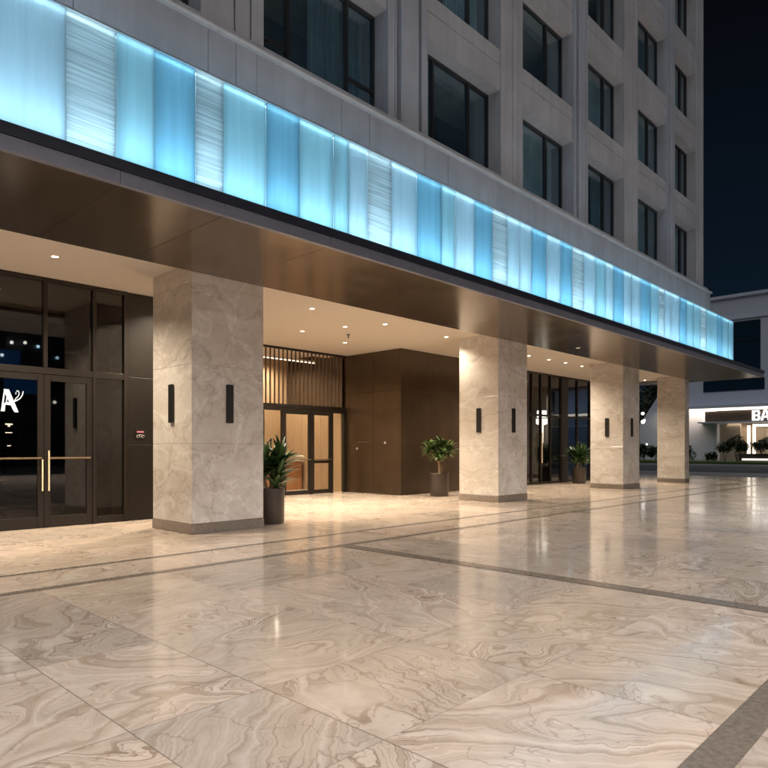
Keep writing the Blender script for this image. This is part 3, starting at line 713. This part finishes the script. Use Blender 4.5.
# ------------------------------------------------------------------ dark panelled wall block
PB = empty('panelled_block', (17, 14.5, 0), 'dark bronze panelled wall block with a sharp corner between the lobby doors and second column', 'wall')
BX, BY = 14.43, 13.15
b = MB()
for z0, z1 in ((.004, 1.62), (1.625, 3.2), (3.205, 4.456)):
    b.cbox(BX, BX+.10, BY+.102, 14.33, z0, z1, .003); b.cbox(BX, BX+.10, 14.335, 15.68, z0, z1, .003)
    xs = [BX, 15.9, 17.5, 19.1, 20.6]
    for i in range(4): b.cbox(xs[i]+(.0025 if i else 0), xs[i+1]-.0025, BY, BY+.10, z0, z1, .003)
b.box(BX+.101, 20.59, BY+.102, 18.4, 0, 4.45)
b.build('panelling', M['panel'], PB)
for y, z in ((15.05, 1.42), (13.8, 1.60)):
    MB().lathe([(.001, -.03), (.035, -.03), (.04, -.02), (.04, -.001)], (BX, y, z), 20, 'x').build('wall_fitting', M['steel'], PB, True)

# ------------------------------------------------------------------ right storefront
YR = 13.4
RS = empty('corner_storefront', (25, YR, 0), 'dark framed glass storefront with slim mullions between second and third columns', 'storefront')
rx = [20.66, 21.5, 22.3, 23.0, 23.75, 24.62, 25.15, 26.05, 27.2, 28.3, 29.3]
b = MB()
for x in rx: b.cbox(x-.035, x+.035, YR-.06, YR+.05, 0, 4.39, .004)
b.cbox(20.6, 29.34, YR-.065, YR+.055, 4.392, 4.457, .003).cbox(20.63, 29.3, YR-.05, YR+.04, 2.72, 2.80, .003).cbox(20.63, 29.3, YR-.05, YR+.04, 0, .1, .003)
b.build('frame', M['frame'], RS)
MB().cbox(24.63, 25.14, YR-.08, YR+.06, .002, 4.388, .004).build('solid_panel', M['darkwall'], RS)
for i in range(len(rx)-1):
    if i == 5: continue
    a, c = rx[i]+.036, rx[i+1]-.036
    MB().box(a, c, YR-.006, YR+.004, 2.801, 4.39).build('pane', M['glass'], RS)
    MB().box(a, c, YR-.006, YR+.004, .101, 2.719).build('pane', M['glass'], RS)
MB().tube([(22.93, YR-.12, .85), (22.93, YR-.12, 2.05)], .028, 10).tube([(22.93, YR-.12, 1.0), (22.93, YR-.05, 1.0)], .012).tube([(22.93, YR-.12, 1.9), (22.93, YR-.05, 1.9)], .012).build('handle', M['gold'], RS, True)
t = empty('pendant_lamp', (24.5, 14.2, 2.6), 'white glowing lantern hanging inside the glass right of the second column', 'lamp')
MB().lathe([(.001, .42), (.20, .42), (.20, .14), (.001, .14)], (24.5, 14.2, 2.62), 20).build('shade', emit('lantern_glow', (1, .93, .8), 4.5), t, True)
MB().lathe([(.001, .08), (.24, .08), (.24, -.14), (.08, -.2), (.06, -.95), (.001, -.95)], (24.5, 14.2, 2.62), 20).build('tube', emit('lantern_tube', (1, .9, .72), 4), t, True)
MB().tube([(24.5, 14.2, 4.4), (24.5, 14.2, 3.04)], .008).build('cord', M['black'], t)
b = MB().box(20.6, 24.85, 17.0, 17.1, 0, 4.4).box(24.80, 24.9, YR+.1, 17.0, 0, 4.4).box(20.6, 29.3, YR+.06, 18, 4.40, 4.455)
structure(b.build('cafe_wall', M['dark']))
structure(MB().box(24.91, 29.3, 17.0, 17.1, 0, 4.4).box(29.25, 29.34, YR+.06, 17.0, 0, 4.39).build('lounge_wall', M['reflection_blue']))  # blue wall colour stands in for a reflection in the glass
structure(box('cafe_floor', simple('dark_floor', (.1, .085, .075), .3), None, 20.6, 29.34, YR+.06, 17, -.003, .006))
l = bpy.data.lights.new('lounge_fill_light', 'AREA'); l.size = 1.5; l.energy = 34; l.color = (.5, .72, 1)  # blue fill light added for the mirrored glow, no fixture here
o = bpy.data.objects.new('lounge_fill_light', l); COL.objects.link(o); o.location = (27.2, 15.2, 4.3)
t = empty('globe_lamp', (26.9, 14.6, 1.9), 'small pale blue globe lamp inside the glass above the third plant', 'lamp')
MB().lathe([(.16*sin(pi*k/10)+.0005, -.10*cos(pi*k/10)) for k in range(11)], (26.9, 14.6, 2.05), 20).build('globe', emit('ice_globe', (.6, .9, 1), 1.2), t, True)
MB().tube([(26.9, 14.6, 4.4), (26.9, 14.6, 2.15)], .008).build('cord', M['black'], t)

# ------------------------------------------------------------------ potted plants
def leaf(b, base, az, el, ln, wd, curl, seg=5, fold=.25, rnd=R):
    base = Vector(base); p = base.copy(); e = el; L = []; Rr = []; Mi = []
    side = Vector((-sin(az), cos(az), 0)); tw = rnd.uniform(-.35, .35)
    for i in range(seg+1):
        t = i/seg; w = wd*(sin(pi*min(1, t*.93+.07))**.75)*(1-.25*t); 
        if i == seg: w = .001
        d = Vector((cos(az)*cos(e), sin(az)*cos(e), sin(e))); up = side.cross(d)*-1
        s_ = side*cos(tw)+up*sin(tw)
        L.append(p-s_*w+up*fold*w); Rr.append(p+s_*w+up*fold*w); Mi.append(p.copy())
        p = p+d*ln/seg; e -= curl/seg
    k = len(b.v)
    for i in range(seg+1): b.v += [tuple(L[i]), tuple(Mi[i]), tuple(Rr[i])]
    for i in range(seg):
        a = k+i*3
        b.f += [(a, a+1, a+4, a+3), (a+1, a+2, a+5, a+4)]
def pot(x, y, r, h, root):
    MB().lathe([(.001, 0), (r*.93, 0), (r*.96, .012), (r, h-.02), (r, h), (r-.03, h), (r-.035, h-.06), (.001, h-.06)], (x, y, 0), 40).build('pot', M['pot'], root, True)
    MB().lathe([(.001, h-.045), (r-.036, h-.052)], (x, y, 0), 24).build('soil', M['soil'], root)
def plant_a(x, y, h, label):
    t = empty('potted_plant', (x, y, 0), label, 'potted plant', 'potted plants along the entrance front')
    pot(x, y, .275, .67, t)
    st = MB(); lf = MB(); rr = random.Random(int(x*10))
    for k in range(7):
        a = k*2.4; r0 = .09*math.sqrt(k/7); bx, by = x+r0*cos(a), y+r0*sin(a)
        tz = .66+rr.uniform(.22, .62)*h; ox, oy = bx+.12*cos(a), by+.12*sin(a)
        st.tube([(bx, by, .6), ((bx+ox)/2, (by+oy)/2, (.6+tz)/2), (ox, oy, tz)], [.016, .014, .010], 7)
        for q in range(38):
            zz = tz-.02-rr.random()*.26; aa = rr.uniform(0, 2*pi); el = rr.uniform(.35, 1.45)
            leaf(lf, (ox, oy, zz), aa, el, rr.uniform(.38, .60)*h, rr.uniform(.040, .058), rr.uniform(.2, .8), rnd=rr)
    st.build('stem', M['bark'], t, True); lf.build('foliage', M['leaf'], t, True)
def plant_b(x, y, label):
    t = empty('potted_plant', (x, y, 0), label, 'potted plant', 'potted plants along the entrance front')
    pot(x, y, .285, .68, t)
    st = MB(); lf = MB(); rr = random.Random(5)
    st.tube([(x, y, .6), (x+.01, y-.01, .85), (x-.03, y, 1.08)], [.05, .042, .035], 9)
    st.tube([(x+.05, y, .6), (x+.08, y-.02, .82), (x+.10, y, 1.05)], [.03, .028, .02], 8)
    heads = [(-.03, 0, 1.10)]
    for k in range(9):
        a = k*.7+.2; r_ = .24+.14*rr.random(); z = 1.16+.36*rr.random(); heads.append((r_*cos(a), r_*sin(a), z))
        st.tube([(x-.02, y, 1.0), (x+r_*.5*cos(a), y+r_*.5*sin(a), 1.12), (x+r_*cos(a), y+r_*sin(a), z)], [.02, .014, .009], 6)
    heads.append((0, 0, 1.56)); heads.append((.1, -.1, 1.5)); heads.append((-.12, .05, 1.45))
    for (hx, hy, hz) in heads:
        for q in range(24):
            leaf(lf, (x+hx, y+hy, hz), rr.uniform(0, 2*pi), rr.uniform(-.25, 1.25), rr.uniform(.24, .38), rr.uniform(.045, .066), rr.uniform(.3, 1.2), rnd=rr)
    st.build('trunk', M['bark'], t, True); lf.build('foliage', M['leaf2'], t, True)
plant_a(7.32, 10.02, 1.0, 'bushy dark green lance leaved plant in a tall pot against the nearest column')
plant_b(15.06, 12.17, 'pale green broad leaved plant with a bare trunk before the dark panelled wall')
plant_a(24.7, 12.6, 1.05, 'dark leaved plant in a bronze pot before the glass left of the third column')

# ------------------------------------------------------------------ building across the street
FX = 70
FB = empty('white_building', (74, 20, 0), 'low white modern building across the road with a lit entrance band at the far right', 'building')
cut = 26.5
b = MB().box(FX, 84, -12, 22.3, 5.75, 16.4).box(FX, 84, 22.301, cut, 5.75, 16.4)
b.box(FX+.5, 84, -12, 21.2, .0, 4.0) if False else None
b.box(FX, 84, 20.8, 26.0, .2, 5.74)
b.build('wall', M['farwall'], FB)
# sloping end of the wall (leaning buttress beyond the third column)
v = [(FX+.05, 26.0, .2), (FX+.05, 29.2, .2), (FX+.05, 29.0, 3.5), (FX+.05, 26.5, 7.3), (FX+.05, 26.0, 7.3)]
b = MB(); k = 0; b.v = v+[(x_+6, y_, z_) for x_, y_, z_ in v]
b.f = [(0, 1, 2, 3, 4), (9, 8, 7, 6, 5)]+[(i, i+5, (i+1) % 5+5, (i+1) % 5) for i in range(5)]
b.build('sloping_wall', M['farwall'], FB)
MB().box(FX-.12, FX-.001, -12, 26.4, 14.2, 14.4).box(FX-.2, 84, -12.1, 26.6, 16.401, 16.7).build('cornice', M['farwall'], FB)
for (ya, yb, za, zb, ym, zm) in ((16.95, 21.0, 8.6, 13.9, None, 12.15), (16.6, 22.0, 7.25, 8.25, 19.2, None), (6, 12, 8.6, 13.9, 9, 12.15)):
    f = MB().box(FX-.05, FX-.001, ya-.06, ya, za-.06, zb+.06).box(FX-.05, FX-.001, yb, yb+.06, za-.06, zb+.06).box(FX-.05, FX-.001, ya, yb, za-.06, za).box(FX-.05, FX-.001, ya, yb, zb, zb+.06)
    if zm: f.box(FX-.05, FX-.01, ya, yb, zm-.05, zm+.05)
    if ym: f.box(FX-.05, FX-.01, ym-.05, ym+.05, za, zb)
    w_ = f.build('window', M['winframe'], FB)
    MB().box(FX-.02, FX-.005, ya, yb, za, zb).build('pane', simple('dark_blue_glass', (.012, .03, .05), .08, spec=.8), w_)
# lit ground floor: light cove, canopy, recessed tan wall, sign, portal
MB().box(FX-1.2, FX+4, -12, 20.79, 5.45, 5.74).box(FX-1.2, FX-.001, 20.8, 26.0, 5.45, 5.74).build('overhang', M['farwall'], FB)
MB().box(FX-1.22, FX-1.0, -12, 25.95, 5.20, 5.449).build('light_cove', M['strip'], FB)
MB().box(FX+2.5, FX+2.7, -12, 20.79, .2, 5.44).build('recessed_wall', M['fartan'], FB)
MB().box(FX+1.0, FX+1.2, 18.9, 20.79, .2, 3.9).build('side_panel', simple('grey_beige_wall', (.45, .38, .32), .7), FB)
MB().box(FX-1.3, FX+2.4, -12, 22.2, 4.0, 4.12).build('entrance_canopy_edge', M['farwall'], FB)
MB().box(FX-1.0, FX-.85, -12, 21.6, 4.121, 5.15).build('sign_band', simple('brown_sign_band', (.13, .09, .065), .6), FB)
MB().box(FX-.3, FX-.2, 17.72, 17.98, .9, 3.7).box(FX-.3, FX-.2, 17.25, 17.50, .9, 3.82).box(FX-.3, FX-.2, 11, 17.249, 3.58, 3.82).build('portal_light', M['strip'], FB)
MB().box(FX+2.2, FX+2.4, 14, 16.9, .2, 3.4).build('portal_panel', simple('pale_panel', (.5, .48, .44), .6), FB)
b = MB()
bb = len(b.v); N = 20
pts = [(FX+2.1, 16.4-1.0+1.0*cos(pi*k/N), .9+1.3*sin(pi*k/N)) for k in range(N+1)]
b.v = pts+[(x_+.08, y_, z_) for x_, y_, z_ in pts]; b.f = [tuple(range(N+1)), tuple(range(2*N+1, N, -1))]+[(i, i+1, i+N+2, i+N+1) for i in range(N)]
b.build('arch_motif', simple('white_arch', (.7, .68, .64), .6), FB)
MB().box(FX-3.4, FX-2.6, 4, 17.9, .3, .98).build('planter_wall', simple('dark_planter', (.10, .085, .07), .6), FB)
MB().box(FX-3.46, FX-3.405, 4, 17.6, .38, .52).build('planter_light', M['strip'], FB)
def letter(strokes, y, z, h):
    q = MB()
    for (a0, c0, a1, c1) in strokes: q.box(FX-1.12, FX-1.02, y-a1*h, y-a0*h, z+c0*h, z+c1*h)
    return q
lb = [(0, 0, .24, 1), (.24, .84, .62, 1), (.24, .42, .62, .58), (.24, 0, .62, .16), (.5, .161, .70, .419), (.5, .581, .68, .839)]
letter(lb, 17.35, 4.14, .98).build('sign_letter', M['sign'], FB)
q = MB()
for sg in (-1, 1):
    y0 = 16.62-.39; zt = 4.14
    for (xa, xb) in ((FX-1.12, FX-1.02),):
        b0 = len(q.v); pts = [(y0+sg*.40, zt), (y0+sg*.20, zt), (y0-.0+sg*.0, zt+.98), (y0+sg*.14, zt+.98)]
        q.v += [(xa, a_, c_) for a_, c_ in pts]+[(xb, a_, c_) for a_, c_ in pts]
        q.f += [tuple(b0+i for i in (0, 1, 2, 3)), tuple(b0+i for i in (7, 6, 5, 4))]+[(b0+i, b0+(i+1) % 4, b0+(i+1) % 4+4, b0+i+4) for i in range(4)]
q.box(FX-1.10, FX-1.03, y0-.25, y0+.25, zt+.25, zt+.42)
q.build('sign_letter', M['sign'], FB)
for y in (24.5, 22.0, 18.6, 14.5, 9):
    l = bpy.data.lights.new('cove_lamp', 'AREA'); l.shape = 'RECTANGLE'; l.size = .6; l.size_y = 3; l.energy = 55; l.color = (1, .80, .58)
    o = bpy.data.objects.new('cove_lamp', l); COL.objects.link(o); o.location = (FX+(1.2 if y < 20.8 else -.7), y, 5.4 if y > 20.8 else 3.95)

# shrubs
def shrub(name, x, y, z0, w, h, stem, label, cat='shrub', n=260, grp='shrubs on the lawn across the road', mt=None, lf=.24):
    t = empty(name, (x, y, z0), label, cat, grp); rr = random.Random(int(x*7+y*13))
    f = MB()
    lobes = [(rr.uniform(-.5, .5)*w, rr.uniform(-.5, .5)*w, stem+(.25+.6*rr.random())*(h-stem), rr.uniform(.22, .42)*w) for _ in range(7)]
    for k in range(n):
        lx_, ly_, lz_, lr = rr.choice(lobes)
        d = Vector((rr.gauss(0, 1), rr.gauss(0, 1), rr.gauss(0, .8))).normalized()*lr*rr.uniform(.5, 1.05)
        p = Vector((x+lx_, y+ly_, z0+lz_))+d
        if p.z < z0+.03: p.z = z0+.05
        leaf(f, p, rr.uniform(0, 2*pi), rr.uniform(-.8, 1.2), lf*rr.uniform(.7, 1.4), lf*.3, .5, seg=2, rnd=rr)
    f.build('crown', mt or M['bush'], t)
    s_ = MB()
    for k in range(3): s_.tube([(x+.05*k-.05, y, z0-.02), (x+lobes[k][0]*.6, y+lobes[k][1]*.6, z0+lobes[k][2])], [.05*w*.5+.01, .015], 6)
    s_.build('stem', M['bark'], t)
shrub('round_shrub', 64.2, 21.9, .28, 1.3, 1.85, .1, 'dark bushy shrub just right of the farthest column', n=900)
shrub('topiary_shrub', 66.0, 18.9, .28, 1.2, 1.9, .8, 'small round headed shrub on a stem, left of a matching pair', n=800)
shrub('topiary_shrub', 64.5, 17.5, .28, 1.55, 2.0, .75, 'wider round headed shrub, right of a matching pair before the tan wall', n=1000)
shrub('low_shrub', 65.5, 19.9, .28, .8, .75, .05, 'low dark shrub between the column and the round headed pair', n=420)
shrub('leafy_shrub', 66.2, 15.9, .98, 1.2, 1.2, .3, 'leafy shrub before the lit white portal at the right edge', n=800)
for k, (x, y, w, h) in enumerate(((63.5, 25.5, 1.3, 1.6), (64.6, 24.8, 1.2, 1.4))):
    shrub('round_shrub', x, y, .28, w, h, .1, ('dark shrub seen between third and fourth columns, beside the third', 'dark shrub seen between third and fourth columns, beside the fourth')[k], n=900)
def tree(x, y, h, w, label, seed):
    t = empty('street_tree', (x, y, 0), label, 'tree', 'trees beyond the road'); rr = random.Random(seed)
    tr = MB(); f = MB()
    tr.tube([(x, y, 0), (x+.1, y, h*.3), (x, y+.15, h*.55), (x+.1, y, h*.85)], [.22, .17, .12, .04], 10)
    for k in range(16):
        a = k*2.4; z = h*(.38+.55*k/16); r_ = w*.5*(1-.45*abs(k/16-.35)); e = (x+r_*cos(a), y+r_*sin(a), z+h*.12*rr.uniform(.4, 1))
        tr.tube([(x, y, z-.3), ((x+e[0])/2, (y+e[1])/2, (z+e[2])/2+.1), e], [.06, .04, .012], 6)
        for c in range(3):
            cx_, cy_, cz_ = [e[i]+rr.gauss(0, .45) for i in range(3)]
            for q in range(55):
                leaf(f, (cx_+rr.gauss(0, .42), cy_+rr.gauss(0, .42), cz_+rr.gauss(0, .3)), rr.uniform(0, 6.3), rr.uniform(-1, 1), rr.uniform(.3, .5), .11, .5, seg=2, rnd=rr)
    tr.build('trunk', M['bark'], t, True); f.build('crown', M['bush'], t)
tree(76, 30.2, 9.5, 5.5, 'dark leafy tree glimpsed between third and fourth columns', 3)
tree(90, 36.0, 11, 6.5, 'dark tree beyond the road, behind the white building', 4)
t = empty('globe_light', (66, 27.0, 0), 'cluster of bright white globe lights beside the third column', 'lamp')
MB().tube([(66, 27.0, .28), (66, 27.0, 5.3)], .05).tube([(66, 27.0, 5.2), (66, 26.5, 5.0)], .03).tube([(66, 27.0, 4.2), (66, 26.5, 3.9)], .03).build('post', M['black'], t)
for (y, z, r_) in ((26.62, 5.05, .16), (26.60, 4.2, .2), (26.45, 4.35, .12), (26.2, 1.9, .10)):
    MB().lathe([(r_*sin(pi*k/8)+.0005, -r_*cos(pi*k/8)) for k in range(9)], (65.95, y, z), 12).build('globe', emit('globe_glow', (1, .97, .92), 3), t, True)

# ------------------------------------------------------------------ behind the camera: added fill lamps and a dark building (mirrored in the shop glass)
def plaza_fill_lamp(x, y, h, e, col, label):  # unseen lamps added to light the plaza and the column fronts
    t = empty('plaza_fill_lamp', (x, y, 0), label, 'fill lamp', 'added fill lamps on the plaza edge')
    MB().lathe([(.12, 0), (.12, .3), (.06, .35), (.04, h), (.0005, h)], (x, y, 0), 14).build('post', M['black'], t, True)
    MB().cbox(x-.3, x+.3, y-.1, y+.55, h, h+.1, .02).build('head', M['black'], t)
    MB().box(x-.24, x+.24, y-.05, y+.5, h-.008, h-.001).build('lens', M['cool'], t)
    l = bpy.data.lights.new('plaza_fill_beam', 'SPOT'); l.energy = e; l.color = col; l.spot_size = 2.0; l.spot_blend = .6; l.shadow_soft_size = .35
    o = bpy.data.objects.new('plaza_fill_beam', l); COL.objects.link(o); o.location = (x, y+.2, h-.1); o.rotation_euler = (radians(24), 0, 0)
    o.parent = t; o.matrix_parent_inverse = Matrix.Translation(-Vector(t.location))
plaza_fill_lamp(-5.0, -10.5, 8.6, 13500, (1, .91, .86), 'added fill lamp post unseen behind the viewer, left one')
plaza_fill_lamp(6.0, -11.5, 8.6, 13500, (1, .91, .86), 'added fill lamp post unseen behind the viewer, middle one')
plaza_fill_lamp(18.0, -11.5, 8.6, 13500, (1, .91, .86), 'added fill lamp post unseen behind the viewer, right one')
OB = empty('opposite_building', (5, -34, 0), 'dark office block behind the viewer, mirrored in the shop glass', 'building')
b = MB().box(-30, 34, -46, -34, 0, 16); b.build('wall', simple('dark_office_wall', (.05, .055, .065), .7), OB)
for k in range(12):
    for j in range(4):
        x0 = -28+k*5.1; z0 = 1+j*3.8
        lit = (k*5+j*3) % 11 == 0
        MB().box(x0, x0+3.9, -33.99, -33.9, z0, z0+2.6).build('window', emit('blue_lit_window', (.05, .22, .5), .55) if lit else M['winframe'], OB)
for (xa, xb, za, zb) in ((16.4, 19.2, 6.0, 8.0), (15.6, 17.6, 8.3, 9.5)):
    MB().box(xa, xb, -33.88, -33.8, za, zb).build('window', emit('deep_blue_lit_window', (.01, .10, .30), .55), OB)
for (x, z, c, e) in ((16.9, 10.1, (1, 1, 1), 8), (17.9, 10.2, (1, .95, .85), 8), (18.9, 10.0, (.5, .8, 1), 8), (16.2, 9.0, (.7, .9, 1), 8), (20.4, 9.2, (.5, .8, 1), 4), (19.7, 5.4, (1, .9, .8), 5), (20.2, 5.4, (1, .9, .8), 5)):
    MB().lathe([(.13*sin(pi*k/8)+.0005, -.13*cos(pi*k/8)) for k in range(9)], (x, -33.6, z), 12).build('wall_lamp', emit('wall_lamp_glow', c, e), OB, True)
MB().box(23.0, 23.25, -33.85, -33.7, 9.0, 11.2).build('vertical_light', emit('blue_vertical_light', (.25, .65, 1), 1.5), OB)
bpy.context.view_layer.update()
